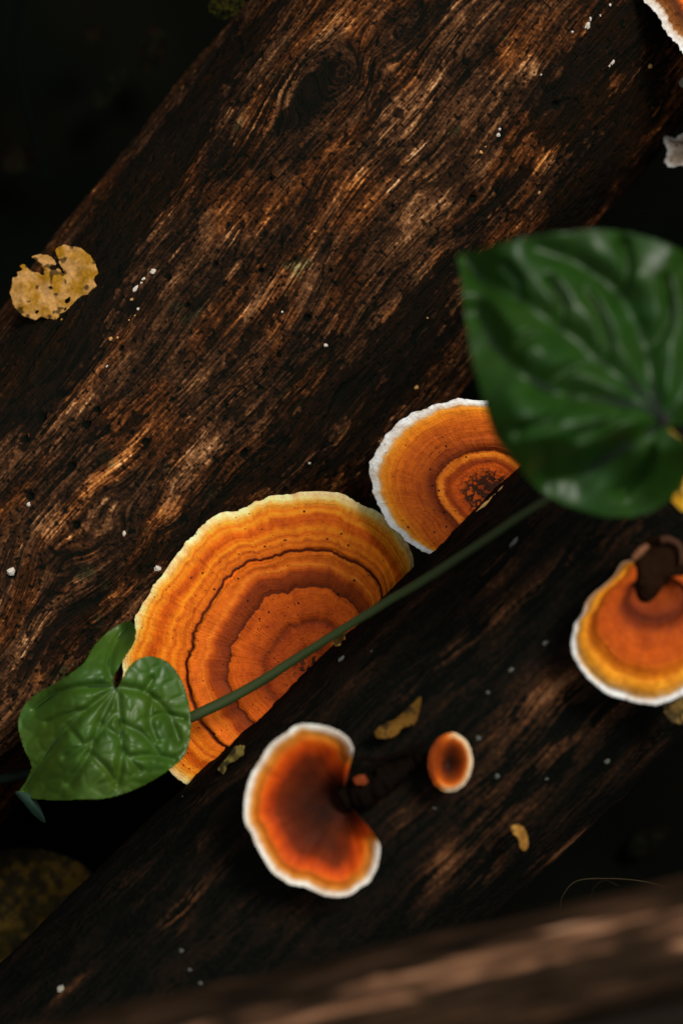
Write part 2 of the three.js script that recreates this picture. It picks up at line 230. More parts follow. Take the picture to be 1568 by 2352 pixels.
// lower log: nearer, black with wet rot, brown wood showing through
const lower = new Log({ X: 995, Y: 1750, n: 0.0, angle: 43.8, R: 0.0312, len: 0.56, lump: 0.012, ls: 23 });
{
  const La = 0.33, Th = 1.72, w = 1280, h = 640, Rm = lower.R * 1000;
  const ft = (list) => list.map(([X, Y, la, lb, am]) => { const [a, th] = lower.hit(X, Y); return [a * 1000, th * Rm, la, lb, am]; });
  const F = ft([[1040, 1500, 5, 2, 0.5], [1150, 1410, 9, 2, 0.4], [1250, 1330, 10, 2, 0.38], [1130, 1360, 6, 3, 0.25], [940, 1590, 5, 1.6, 0.4], [1180, 1640, 14, 4, 0.35], [1270, 1715, 8, 2, 0.45], [1080, 1560, 12, 3, 0.25], [1300, 1620, 14, 4, 0.3], [1160, 1870, 10, 6, 0.45], [1020, 1960, 6, 3, 0.5], [1000, 2030, 8, 4, 0.4], [930, 1880, 6, 3, 0.38], [900, 1800, 5, 2, 0.35], [1270, 1960, 8, 4, 0.4], [1460, 1220, 9, 3, 0.35], [440, 2060, 7, 1.6, 0.55], [470, 1940, 4, 1.4, 0.5], [400, 2110, 5, 1.6, 0.4], [330, 2080, 4, 1.4, 0.3], [420, 2140, 4, 1, 0.45], [160, 2270, 6, 1, 0.6], [520, 1980, 8, 2, 0.25], [1370, 1250, 6, 2, 0.25], [1500, 1820, 8, 2, 0.2], [1420, 1850, 10, 1.5, 0.25], [1100, 1800, 9, 4, 0.3], [1400, 1650, 16, 4, 0.42], [1320, 1560, 10, 3, 0.3], [1480, 1720, 10, 4, 0.35], [1230, 1600, 9, 3, 0.35], [1300, 1930, 7, 2, 0.5], [1240, 1960, 5, 2, 0.45], [1120, 1990, 6, 3, 0.45], [1330, 1840, 14, 1.6, 0.3], [1180, 1280, 10, 2, 0.2], [700, 2080, 8, 3, 0.25], [560, 2100, 8, 3, 0.25], [420, 2240, 8, 3, 0.2], [1134, 1316, 8, 3, 0.3], [1080, 1230, 9, 2, 0.28], [1000, 1350, 7, 2.4, 0.28], [900, 1440, 8, 2.4, 0.28], [820, 1570, 9, 2.6, 0.3], [700, 1640, 8, 2.4, 0.28], [560, 1790, 8, 2.4, 0.28], [460, 1850, 8, 2.4, 0.28], [620, 1880, 9, 3, 0.25], [300, 2020, 8, 3, 0.25], [1240, 1180, 8, 3, 0.25]]);
  const rp = S3([[0, 5, 7, 4], [0.2, 13, 12, 7], [0.45, 25, 17, 10], [0.7, 52, 33, 19], [0.9, 92, 57, 33], [1.2, 130, 90, 58]]);
  const tex = texPair(w, h, (i, j) => {
    const a = ((i + 0.5) / w - 0.5) * La * 1000, b = ((j + 0.5) / h - 0.5) * 2 * Th * Rm;
    const wp = 5 * (fbm(a / 35, b / 24, 61, 2) - 0.5) + 2 * (fbm(a / 9, b / 7, 62, 2) - 0.5), bb = b + wp;
    const f1 = 0.55 * fbm(a / 11, bb / 1.0, 63, 3) + 0.45 * fbm(a / 6, bb / 0.45, 68, 2), pt = fbm(a / 9, bb / 3.5, 64, 3), gr = noise(a / 0.7, b / 0.6, 65), lump = fbm(a / 5, b / 4, 66, 3);
    let fe = 0; for (const [ka, kb, la, lb, am] of F) { const x = (a - ka) / la, y = (b - kb + wp * 0.3) / lb, r = x * x + y * y; if (r < 5) fe += am * Math.exp(-r); }
    const flake = sm(0.47, 0.53, 0.5 * pt + 0.5 * f1 + 0.1 * (gr - 0.5) + fe * 0.12 + 0.01); let L = 0.13 + 0.55 * (f1 - 0.5) + 0.3 * (pt - 0.5) + 0.25 * (gr - 0.5) + flake * (0.07 + fe * (0.4 + 0.8 * f1)) + 0.1 * fe;
    const c = ramp(rp, L); return [c[0], c[1], c[2], 0.45 + 0.6 * (f1 - 0.5) + 0.8 * (lump - 0.5) + 0.15 * (gr - 0.5) + 0.12 * flake];
  }, THREE.MirroredRepeatWrapping, 1);
  const root = thing('rotten_log', 'black wet rotten log in front, carrying the kidney shaped and the right hand fungi', 'log', lower.O);
  part('rotten_wood', lower.mesh(tex, La, Th, 0.0012, 460, 260), woodMat(tex, 0.0008), root);
  speckle(lower, root, [[795, 325, 10, 1.8], [936, 772, 8], [780, 898, 8], [147, 820, 7], [8, 855, 8, 1.5], [673, 1000, 6]], MG, 0.5002, 783.8, 1091);
  speckle(lower, root, [[628, 60, 8], [712, 233, 8], [1212, 160, 9], [936, 243, 6], [1022, 280, 5], [1328, 268, 5], [1205, 398, 5], [427, 380, 7]], MG, 0.5002, 783.8, 1665);
  speckle(lower, root, [[838, 1038, 7], [922, 1185, 7], [875, 1125, 6], [848, 337, 4]], MG, 0.5002, 0, 1665);
  speckle(lower, root, [[290, 1218, 13]], beadMat(150, 148, 132), 0.5002, 0, 1665);
}

// foreground branch, close to the lens, pale along its crest
{
  const br = new Log({ X: 900, Y: 2306, n: 0.112, angle: 12.6, R: 0.0089, len: 0.9, lump: 0.03, ls: 31, bend: 3.0 });
  const La = 0.3, Th = 1.72, w = 768, h = 384, Rm = br.R * 1000;
  const rp = S3([[0, 20, 14, 8], [0.3, 48, 34, 22], [0.6, 84, 58, 41], [0.85, 146, 103, 74], [1.1, 184, 146, 116]]);
  const tex = texPair(w, h, (i, j) => {
    const a = ((i + 0.5) / w - 0.5) * La * 1000, b = ((j + 0.5) / h - 0.5) * 2 * Th * Rm + 2 * (fbm(a / 30, 0.5, 71, 2) - 0.5);
    const f1 = fbm(a / 12, b / 0.8, 72, 3), pt = fbm(a / 10, b / 2.4, 73, 3), th = b / Rm;
    const paleBand = sm(0.02, 0.1, 0.17 - Math.abs(th + 0.42) + 0.7 * (pt - 0.5) + 0.7 * (f1 - 0.5));   // ragged paler band along the ridge
    const c = ramp(rp, 0.24 + 0.75 * (f1 - 0.5) + 0.55 * (pt - 0.5) + paleBand * (0.08 + 0.36 * f1)); return [...c, 0.5 + 0.6 * (f1 - 0.5) + 0.5 * (pt - 0.5) - 0.15 * paleBand];
  }, THREE.MirroredRepeatWrapping, 1);
  const root = thing('fallen_branch', 'smooth brown branch lying across the very bottom, pale along its crest', 'branch', br.O);
  part('bark', br.mesh(tex, La, Th, 0.0012, 260, 120), woodMat(tex, 0.0005), root);
}

// ---------------------------------------------------------------- bracket fungi
function segDist(x, y, pl) { let m = 1e9; for (let i = 0; i + 1 < pl.length; i++) { const [ax, ay] = pl[i], [bx, by] = pl[i + 1], dx = bx - ax, dy = by - ay, t = clamp(((x - ax) * dx + (y - ay) * dy) / (dx * dx + dy * dy || 1)), d = (x - ax - t * dx) ** 2 + (y - ay - t * dy) ** 2; if (d < m) m = d; } return Math.sqrt(m); }
// A: attachment point; out: outline, both in drawing units; nf(t, X, Y): height; cf(q, t, th, X, Y): colour; rimT: where the growing edge begins
function fungus(o) {
  const { name = 'bracket_fungus', label, A, out, nf, cf, rimW, thick = 14, Rref, na = 360, nt = 90, scal = 2, group, relief = () => 0, s = 1, bump = 0.0003 } = o;
  const crv = new THREE.CatmullRomCurve3(out.map(([x, y]) => new THREE.Vector3(x, y, 0)), false, 'centripetal'), pl = [];
  for (let i = 0; i <= na; i++) { const p = crv.getPoint(i / na), dx = p.x - A[0], dy = p.y - A[1], r = Math.hypot(dx, dy), k = 1 + scal / r * (2.2 * (noise(i * 0.09 * 360 / na * 1.6, s, 81) - 0.5) + 1.3 * (noise(i * 0.3 * 360 / na * 1.6, s, 82) - 0.5)); pl.push([A[0] + dx * k, A[1] + dy * k]); }
  const [c0, c1] = o.edge ?? [0, 1], coarse = pl.filter((_, i) => i % 3 === 0 && i >= c0 * na && i <= c1 * na);
  const base = P(A[0], A[1], nf(0, A[0], A[1])), root = thing(name, label, 'fungus', base, group);
  const at = (i, t) => [mix(A[0], pl[i][0], t), mix(A[1], pl[i][1], t)];
  const w = o.tw ?? 1024, h = o.th ?? 384;
  const dist = new Float32Array(257 * 129);   // distance to the outline on a coarse grid
  for (let j = 0; j <= 128; j++) for (let i = 0; i <= 256; i++) { const [x, y] = at(Math.round(i / 256 * na), j / 128); dist[j * 257 + i] = segDist(x, y, coarse); }
  const dAt = (u, v) => { const x = clamp(u) * 255.99, y = clamp(v) * 127.99, i = Math.floor(x), j = Math.floor(y), fx = x - i, fy = y - j, k = j * 257 + i; return mix(mix(dist[k], dist[k + 1], fx), mix(dist[k + 257], dist[k + 258], fx), fy); };
  const C = o.C, RC = new Float32Array(360); // where the rings have a centre of their own
  if (C) { for (const [x, y] of pl) { const a = Math.floor((Math.atan2(y - C[1], x - C[0]) / Math.PI + 1) * 180) % 360; RC[a] = Math.max(RC[a], Math.hypot(x - C[0], y - C[1])); }
    const have = [...RC.keys()].filter((a) => RC[a] > 0); for (let a = 0; a < 360; a++) if (!RC[a]) { let bst = have[0], m = 999; for (const q of have) { const e = Math.min(Math.abs(q - a), 360 - Math.abs(q - a)); if (e < m) { m = e; bst = q; } } RC[a] = -RC[bst]; }
    for (let a = 0; a < 360; a++) RC[a] = Math.max(Math.abs(RC[a]), o.Cmin ?? 0);
    const cp = RC.slice(); for (let a = 0; a < 360; a++) { let q = 0; for (let k = -6; k <= 6; k++) q += cp[(a + k + 360) % 360]; RC[a] = q / 13; } }
  const tC = (x, y) => { const f = (Math.atan2(y - C[1], x - C[0]) / Math.PI + 1) * 180, a = Math.floor(f) % 360; return Math.hypot(x - C[0], y - C[1]) / mix(RC[a], RC[(a + 1) % 360], f - Math.floor(f)); };
  const tex = texPair(w, h, (i, j) => { const u = (i + 0.5) / w, [x, y] = at(Math.round(u * na), (j + 0.5) / h), d = dAt(u, (j + 0.5) / h), t = C ? mix(tC(x, y), (j + 0.5) / h, sm(0.85, 0.97, (j + 0.5) / h)) : (j + 0.5) / h; return cf(1 - d / Rref, t, u, x, y, d); }, THREE.ClampToEdgeWrapping, o.gain ?? 1);
  const mat = new THREE.MeshPhysicalMaterial({ map: tex.map, bumpMap: tex.bump, bumpScale: bump, roughness: 0.72 }); mat.specularIntensity = 0.35;
  const rows = []; for (let j = 0; j <= nt; j++) rows.push(1 - (1 - j / nt) ** 1.35);
  const full = rows.map((t) => at(0, t));
  const grid = (j0, j1, lid) => { // top surface, and for the edge also the rounded lip
    const pos = [], uv = [], idx = [], R = [];
    for (let j = j0; j <= j1; j++) R.push([rows[j], 0, 0]);
    if (lid) for (let k = 1; k <= 6; k++) { const e = k / 6 * Math.PI; R.push([1, Math.sin(e) * 0.35, (1 - Math.cos(e)) / 2]); }
    for (const [t, bulge, dn] of R) for (let i = 0; i <= na; i++) {
      const [x, y] = at(i, t), rr = Math.hypot(pl[i][0] - A[0], pl[i][1] - A[1]), e = bulge * thick * 0.45 / rr, d = dAt(i / na, t);
      const p = P(x + (pl[i][0] - A[0]) * e, y + (pl[i][1] - A[1]) * e, nf(t, x, y, i / na, d) + relief(t, i / na, x, y, d) * S - dn * thick * 0.55 * S).sub(base);
      pos.push(p.x, p.y, p.z); uv.push(i / na, Math.min(t, 0.999));
    }
    const wd = na + 1; for (let j = 0; j < R.length - 1; j++) for (let i = 0; i < na; i++) { const p = j * wd + i; idx.push(p, p + wd, p + 1, p + 1, p + wd, p + wd + 1); }
    return geom(pos, idx, { uv });
  };
  let jr = rows.findIndex((t) => t > rimW); 
  part('cap', grid(0, jr, false), mat, root);
  part('growing_edge', grid(jr, nt, true), mat, root, o.rimLabel);
  { const pos = [], idx = [], M = 8; // pale pore surface underneath
    for (let j = 0; j <= M; j++) for (let i = 0; i <= na; i++) { const t = j / M, [x, y] = at(i, t), p = P(x, y, nf(t, x, y, i / na, dAt(i / na, t)) + relief(t, i / na, x, y, dAt(i / na, t)) * S - thick * S * (0.55 + 0.9 * (1 - t))).sub(base); pos.push(p.x, p.y, p.z); }
    for (let j = 0; j < M; j++) for (let i = 0; i < na; i++) { const p = j * (na + 1) + i; idx.push(p, p + 1, p + na + 1, p + 1, p + na + 2, p + na + 1); }
    const pm = new THREE.MeshStandardMaterial({ color: new THREE.Color(...lin(206, 176, 130)), roughness: 0.9 }); part('pore_surface', geom(pos, idx), pm, root); }
  return { root, base };
}
const speckField = (x, y, s, th, sc) => { const [d1, , id] = cell(x / sc, y / sc, s); return id > th ? sm(0.17, 0.08, d1 * (0.8 + 0.6 * noise(x / 3, y / 3, s))) : 0; };
function banded(stops, { wob = 0.012, fib = 0.1, fine = 0.1, specks = 0.93, s = 1, extra, tint } = {}) {
  return (q, t, u, x, y, d) => {
    const tq = t + wob * 2 * (fbm(u * 14, t * 3, s, 3) - 0.5) + wob * 2.4 * (fbm(u * 4.5, t * 2, s + 40, 2) - 0.5) * sm(0.1, 0.6, t) * sm(1.02, 0.9, t) + 0.006 * (noise(u * 90, t * 8, s + 1) - 0.5) * 2;
    let c = ramp(stops, tq).slice();
    const ring = fbm(tq * 46, u * 5, s + 2, 2) - 0.5, rf = fbm(tq * 120, u * 9, s + 3, 2) - 0.5, fb = fbm(u * 160, t * 6, s + 4, 2) - 0.5, bl = fbm(x / 26, y / 26, s + 5, 3) - 0.5, gr = noise(x / 2.6, y / 2.6, s + 6) - 0.5;
    const vary = 0.35 + 1.3 * fbm(u * 7, tq * 5, s + 41, 2) * sm(0.1, 0.6, t); let k = 1 + vary * (fine * 2.6 * ring + fine * 1.3 * rf) + fib * 1.6 * fb + 0.5 * bl + 0.4 * (fbm(x / 9, y / 9, s + 42, 2) - 0.5) + 0.2 * gr; k = Math.max(0.2, k);
    const kk = [k ** 0.75, k ** 1.05, k ** 1.3]; c = c.map((v, i) => v * kk[i]);
    let h = 0.5 + 0.5 * ring + 0.35 * rf + 0.3 * fb + 0.2 * gr;
    const sp = Math.max(speckField(x, y, s + 7, specks, 22), speckField(x, y, s + 8, specks - 0.01, 13) * 0.85); if (sp) { c = c.map((v, i) => mix(v, [0.006, 0.004, 0.002][i], sp)); h += 0.25 * sp; }
    if (tint) { const k = sm(0.95, 0.9, tq); c = c.map((v, i) => v * mix(1, tint[i], k)); }
    if (extra) [c, h] = extra(c, h, q, t, tq, u, x, y, d);
    return [c[0], c[1], c[2], h];
  };
}
const C1 = ([x, y]) => [229.7 + x * 0.4761, 1091 + y * 0.4761], C2 = ([x, y]) => [803.9 + x * 0.2929, 861.3 + y * 0.2929], C3 = ([x, y]) => [516.8 + x * 0.3845, 1607.7 + y * 0.3845], C4 = ([x, y]) => [1263.2 + x * 0.2319, 1148.4 + y * 0.2319], C6 = ([x, y]) => [x * 0.1831, 516.8 + y * 0.1831];

// the large fan
const bigStops = S3([[0, 120, 48, 8], [0.1, 150, 62, 8], [0.2, 168, 72, 10], [0.255, 150, 60, 8], [0.28, 112, 44, 6], [0.31, 164, 70, 8], [0.38, 186, 82, 9], [0.45, 196, 90, 12], [0.462, 190, 86, 12], [0.468, 84, 32, 4], [0.49, 120, 48, 5], [0.55, 146, 60, 6], [0.575, 190, 84, 9], [0.6, 226, 124, 30], [0.62, 205, 100, 16], [0.66, 216, 108, 20], [0.674, 222, 118, 26], [0.681, 70, 26, 5], [0.69, 86, 32, 6], [0.7, 196, 94, 12], [0.72, 214, 112, 14], [0.735, 196, 92, 9], [0.755, 230, 128, 18], [0.78, 206, 98, 9], [0.8, 236, 138, 22], [0.815, 222, 118, 12], [0.84, 198, 88, 6], [0.865, 204, 94, 8], [0.88, 224, 118, 14], [0.9, 236, 146, 30], [0.915, 216, 112, 12], [0.935, 236, 150, 36], [0.95, 238, 162, 56], [0.97, 246, 196, 110], [1, 252, 222, 160]]);
fungus({
  label: 'largest orange fan shaped fungus with dark growth rings, half hidden by the black log edge', A: C1([1050, 950]), Rref: 430,
  out: [[1400, 800], [1470, 640], [1496, 540], [1508, 450], [1490, 350], [1440, 270], [1370, 200], [1300, 165], [1240, 135], [1200, 112], [1160, 95], [1070, 88], [960, 93], [880, 98], [800, 113], [765, 130], [720, 148], [680, 165], [660, 182], [610, 183], [540, 215], [490, 250], [455, 290], [420, 330], [390, 370], [340, 430], [300, 490], [262, 535], [245, 580], [210, 630], [185, 665], [172, 710], [158, 770], [135, 820], [115, 880], [112, 960], [135, 1060], [170, 1160], [220, 1270], [270, 1350], [325, 1412], [385, 1465], [440, 1492], [520, 1500], [620, 1480]].map(C1),
  nf: (t, X, Y, u) => -0.0005 - 0.005 * sm(740, 960, X) * t + 0.0028 * Math.sin(t * 2.2) - 0.0035 * t * t, thick: 16, rimW: 0.945, na: 420, nt: 130, scal: 2.2, s: 3, bump: 0.00035, tw: 1400, th: 520, gain: 1.16,
  relief: (t, u) => { const q = t + 0.02 * (fbm(u * 14, t * 3, 101, 3) - 0.5); return 5 * sm(0.44, 0.468, q) * sm(0.53, 0.468, q) * -1 + 3 * Math.sin(q * 40) * sm(0.7, 0.85, q) * 0.5 - 9 * Math.exp(-(((q - 0.686) / 0.008) ** 2)) + 5 * Math.exp(-(((q - 0.66) / 0.02) ** 2)) - 5 * Math.exp(-(((q - 0.28) / 0.02) ** 2)) + 5 * (fbm(u * 9, t * 4, 104, 2) - 0.5) * t; },
  cf: banded(bigStops, { wob: 0.022, fib: 0.13, fine: 0.16, specks: 0.95, tint: [1.04, 0.9, 0.75], s: 101, extra: (c, h, q, t, tq, u, x, y) => { const m = sm(0.2, 0.05, t) * sm(0.5, 0.6, fbm(x / 9, y / 9, 120, 3)); return [c.map((v, i) => mix(v, [0.012, 0.006, 0.003][i], m)), h]; } }),
});

// the fan with the white edge
const whiteStops = S3([[0, 120, 46, 6], [0.12, 168, 70, 8], [0.2, 196, 84, 10], [0.29, 204, 88, 12], [0.33, 140, 54, 6], [0.36, 160, 66, 8], [0.385, 226, 122, 26], [0.42, 232, 132, 34], [0.435, 208, 104, 18], [0.45, 104, 40, 4], [0.5, 136, 56, 6], [0.58, 178, 82, 14], [0.68, 196, 92, 16], [0.76, 206, 100, 16], [0.82, 222, 118, 18], [0.89, 236, 142, 24], [0.918, 232, 146, 44], [0.938, 224, 174, 110], [0.96, 234, 222, 208], [1, 240, 238, 234]]);
fungus({
  label: 'orange fan shaped fungus with white scalloped edge, partly covered by the big blurred leaf', A: C2([1170, 1010]), C: C2([1095, 935]), Cmin: 225, Rref: 260, rimLabel: 'white scalloped growing edge',
  out: [[1480, 760], [1440, 640], [1400, 540], [1330, 420], [1230, 290], [1130, 225], [1070, 208], [980, 203], [900, 192], [840, 190], [780, 208], [740, 222], [680, 236], [620, 258], [560, 285], [490, 300], [440, 335], [390, 365], [340, 415], [285, 465], [245, 530], [215, 590], [190, 635], [160, 690], [155, 740], [165, 800], [178, 870], [185, 930], [210, 990], [238, 1040], [262, 1100], [290, 1150], [340, 1205], [400, 1245], [440, 1295], [520, 1350], [580, 1385], [635, 1398], [720, 1380], [830, 1350], [930, 1310], [1040, 1250]].map(C2),
  nf: (t) => 0.001 + 0.0055 * t * t - 0.0025 * t ** 6, thick: 13, rimW: 0.925, na: 360, nt: 110, scal: 1.6, s: 5, bump: 0.0003, gain: 1.0,
  relief: (t, u, x, y) => { const q = Math.hypot(x - 1118.8, y - 1120.5) / 262 + 0.02 * (fbm(u * 14, t * 3, 131, 3) - 0.5); return 6 * sm(0.47, 0.42, q) * sm(0.32, 0.37, q) - 5 * sm(0.2, 0.05, q) + 3 * (fbm(u * 10, t * 4, 134, 2) - 0.5) * t; },
  cf: banded(whiteStops, { wob: 0.018, fib: 0.12, fine: 0.22, specks: 0.95, tint: [1.03, 0.93, 0.8], s: 131, extra: (c, h, q, t, tq, u, x, y) => { const f = fbm(x / 10, y / 10, 150, 3), m = sm(0.3, 0.2, t + 0.25 * (f - 0.5)) * sm(0.4, 0.5, f + 0.06); return [c.map((v, i) => mix(v, [0.012, 0.007, 0.003][i], m * 0.92)), h + 0.3 * (f - 0.5) * m]; } }),
});
{ // its torn back edge
  const b = P(1130, 1130, 0.006), t = thing('bark_sliver', 'thin cream torn sliver along the straight edge of the white edged fungus', 'bark', b);
  part('sliver', tube([[1196, 1083], [1165, 1110], [1135, 1140], [1108, 1163], [1085, 1187]].map(([x, y], i) => P(x, y + 1, 0.0052).sub(b)), [1.5, 4.5, 3.5, 5, 1.5].map((r) => r * S), 8, 40, 0.4, 9), beadMat(206, 160, 96), t);
}

// kidney shaped cup
const kid = S3([[-0.5, 30, 12, 3], [0.0, 56, 21, 4], [0.3, 78, 27, 4], [0.5, 112, 38, 3], [0.62, 182, 62, 4], [0.72, 218, 84, 5], [0.77, 206, 98, 10], [0.81, 176, 92, 14], [0.86, 206, 126, 34], [0.91, 220, 160, 92], [0.935, 228, 208, 186], [1, 236, 228, 214]]);
const cup = (stops, s, white = () => 1, o = 0.72) => (q, t, u, x, y, d) => {
  const qq = q + 0.03 * (fbm(x / 30, y / 30, s, 3) - 0.5) + 0.008 * (noise(x / 6, y / 6, s + 1) - 0.5), k = white(u, x, y);
  let c = ramp(stops, Math.min(qq, mix(o, 1, k)));
  const bl = 1 + 0.7 * (fbm(x / 24, y / 24, s + 2, 3) - 0.5) + 0.25 * (noise(u * 120, t * 5, s + 3) - 0.5); const core = 0.6 * sm(0.45, 0.1, t + 0.25 * (fbm(x / 16, y / 16, s + 6, 3) - 0.5)); c = [mix(c[0], 0.006, core), mix(c[1], 0.003, core), mix(c[2], 0.0015, core)]; return [c[0] * bl ** 0.7, c[1] * bl, c[2] * bl ** 1.2, 0.5 + 0.5 * (fbm(x / 20, y / 20, s + 2, 3) - 0.5)];
};
const kidney = fungus({
  label: 'kidney shaped rust brown fungus with cream rim, on the black log', A: C3([705, 575]), Rref: 150, edge: [0.085, 0.945], rimLabel: 'cream white rim',
  out: [[712, 440], [724, 395], [748, 345], [764, 310], [755, 270], [735, 235], [690, 195], [620, 165], [540, 152], [450, 150], [400, 172], [330, 222], [265, 275], [215, 360], [165, 430], [132, 530], [120, 640], [121, 740], [150, 785], [185, 860], [240, 960], [290, 1030], [370, 1088], [440, 1110], [480, 1113], [540, 1148], [640, 1172], [720, 1170], [790, 1132], [860, 1080], [900, 1010], [922, 920], [922, 868], [895, 812], [858, 770]].map(C3),
  nf: (t, X, Y, u, d = 0) => 0.031 + 0.0135 * sm(0, 1, t) ** 0.8 + 0.0004 * sm(14, 0, d), thick: 9, rimW: 0.93, na: 300, nt: 90, scal: 1.2, s: 7,
  relief: (t, u, x, y, d) => 14 * (fbm(x / 70, y / 70, 160, 2) - 0.5) * sm(0, 40, d) - 7 * Math.exp(-(((d - 24) / 8) ** 2)),
  cf: cup(kid, 161, (u) => sm(0.0, 0.06, u) * sm(1, 0.95, u)),
});
{ const L = lower, b = P(850, 1835, 0.033), st = tube([P(788, 1830, 0.0335), P(830, 1818, 0.0345), P(870, 1800, 0.035), P(905, 1775, 0.035), P(945, 1750, 0.034), P(975, 1742, 0.036)].map((p) => p.sub(b)), [26, 30, 28, 24, 20, 14].map((r) => r * S), 14, 50, 0.4, 12);
  const m = beadMat(17, 11, 7, 0.05); m.roughness = 1; const t = thing('twig_stub', 'black crumbling twig stub between the kidney shaped and the small fungus', 'twig', b); part('dead_wood', st, m, t);
  const s2 = tube([P(795, 1740, 0.034), P(870, 1745, 0.036), P(925, 1728, 0.038), P(980, 1706, 0.04)].map((p) => p.sub(b)), [3, 5, 6, 5].map((r) => r * S), 8, 40, 0.4, 14); part('side_shoot', s2, m, t);
  const fl = part('wood_flake', blob[1], beadMat(120, 52, 18), t, 'reddish wood flake'); fl.position.copy(P(828, 1791, 0.039).sub(b)); fl.scale.set(14 * S, 11 * S, 5 * S);
}
// small cup beside it
{
  const A = C3([1240, 400]), out = []; for (let i = 0; i <= 24; i++) { const a = (200 - i * 400 / 24) * Math.PI / 180, x = 1345 + 128 * Math.cos(a) + 14 * Math.sin(a), y = 372 - 172 * Math.sin(a) + 12 * Math.cos(a); out.push([x, y]); }
  fungus({ label: 'smallest round cup fungus with brown centre and pale right rim', A: C3([1330, 385]), Rref: 62, rimLabel: 'pale rim',
    out: [...out.slice(0, 25)].map(C3), nf: (t, X, Y, u, d = 0) => 0.038 + 0.0045 * sm(0, 1, t) - 0.001 * sm(9, 0, d), thick: 9, rimW: 0.86, na: 160, nt: 40, scal: 1, s: 9, tw: 512, th: 128,
    cf: cup(S3([[0, 52, 23, 6], [0.3, 72, 30, 6], [0.52, 112, 46, 8], [0.7, 170, 72, 10], [0.8, 214, 104, 22], [0.87, 224, 150, 84], [0.93, 232, 196, 150], [1, 230, 206, 176]]), 171, (u) => sm(0.12, 0.36, u) * sm(0.92, 0.66, u), 0.62) });
}
// right hand shelf
const rs = S3([[0, 120, 48, 8], [0.15, 150, 62, 10], [0.26, 140, 54, 8], [0.34, 98, 34, 4], [0.39, 120, 44, 4], [0.46, 182, 74, 6], [0.58, 198, 82, 6], [0.68, 190, 80, 8], [0.66, 192, 82, 8], [0.73, 206, 98, 9], [0.79, 222, 122, 14], [0.83, 236, 148, 28], [0.855, 236, 150, 24], [0.89, 238, 154, 44], [0.935, 240, 172, 84], [0.955, 236, 214, 186], [0.965, 238, 234, 228], [1, 238, 236, 232]]);
{
  const A = C4([1050, 780]);
  const out = [[880, 560], [800, 600], [735, 612], [680, 680], [620, 770], [540, 840], [430, 920], [360, 1010], [320, 1120], [250, 1220], [220, 1330], [210, 1430], [230, 1540], [290, 1640], [370, 1760], [480, 1860], [600, 1930], [760, 1980], [900, 2012], [1040, 2022], [1150, 1992], [1315, 1920], [1480, 1850], [1640, 1740], [1760, 1600], [1830, 1440], [1850, 1280], [1810, 1120], [1720, 980], [1600, 880], [1480, 800], [1380, 740]];
  fungus({ label: 'amber shelf fungus with bright white lower rim, cut by the right picture edge', A, Rref: 285, out: out.map(C4), rimLabel: 'white rim',
    nf: (t, X, Y, u, d = 0) => 0.041 + 0.006 * Math.sin(t * 2.6) - 0.002 * t + 0.0008 * sm(14, 0, d), thick: 14, rimW: 0.945, na: 300, nt: 90, scal: 1.2, s: 11,
    relief: (t, u, x, y, d) => 4 * Math.sin(t * 30) * sm(0.6, 0.8, t) - 8 * Math.exp(-(((t - 0.35) / 0.04) ** 2)) + 8 * (fbm(x / 60, y / 60, 180, 2) - 0.5) * sm(0, 30, d),
    cf: banded(rs, { wob: 0.03, fib: 0.07, fine: 0.06, specks: 0.995, s: 181, extra: (c, h, q, t, tq, u) => { const k = sm(0.34, 0.2, u) + sm(0.72, 0.85, u); if (tq > 0.9) { const y = lin(238, 160, 64); c = c.map((v, i) => mix(v, y[i], k * 0.7)); } return [c, h]; } }) });
  const b = P(...C4([960, 720]), 0.044), t = thing('twig_stub', 'dark crumbling stub with curled pale bark rim above the amber shelf fungus', 'twig', b);
  const m = beadMat(36, 21, 10, 0.08); m.roughness = 1; const m2 = beadMat(128, 84, 58);
  const core = part('dead_wood', new THREE.IcosahedronGeometry(1, 5), m, t); { const p = core.geometry.attributes.position, v = new THREE.Vector3(); for (let i = 0; i < p.count; i++) { v.fromBufferAttribute(p, i); v.multiplyScalar(0.82 + 0.2 * fbm(v.x * 2 + 9, v.y * 2 + v.z * 1.7 + 9, 190, 2) + 0.22 * fbm(v.x * 7 + 9, v.y * 7 + v.z * 6 + 9, 191, 3)); p.setXYZ(i, v.x, v.y, v.z); } core.geometry.computeVertexNormals(); }
  core.scale.set(33 * S, 52 * S, 34 * S); core.position.copy(P(...C4([960, 740]), 0.044).sub(b));
  const core2 = part('dead_wood', core.geometry, m, t); core2.scale.set(50 * S, 52 * S, 34 * S); core2.position.copy(P(...C4([1085, 600]), 0.043).sub(b)); core2.rotation.z = 2;
  part('bark_rim', tube([[815, 590], [860, 540], [910, 490], [965, 448]].map((p) => P(...C4(p), 0.049).sub(b)), [5, 8, 8, 5].map((r) => r * S), 10, 30, 0.25, 15), m2, t);
  part('bark_rim', tube([[1085, 400], [1130, 385], [1200, 400], [1270, 450], [1300, 540], [1290, 640]].map((p) => P(...C4(p), 0.047).sub(b)), [8, 8, 6, 6, 6, 4].map((r) => r * S), 10, 40, 0.25, 16), beadMat(74, 46, 30), t);
}
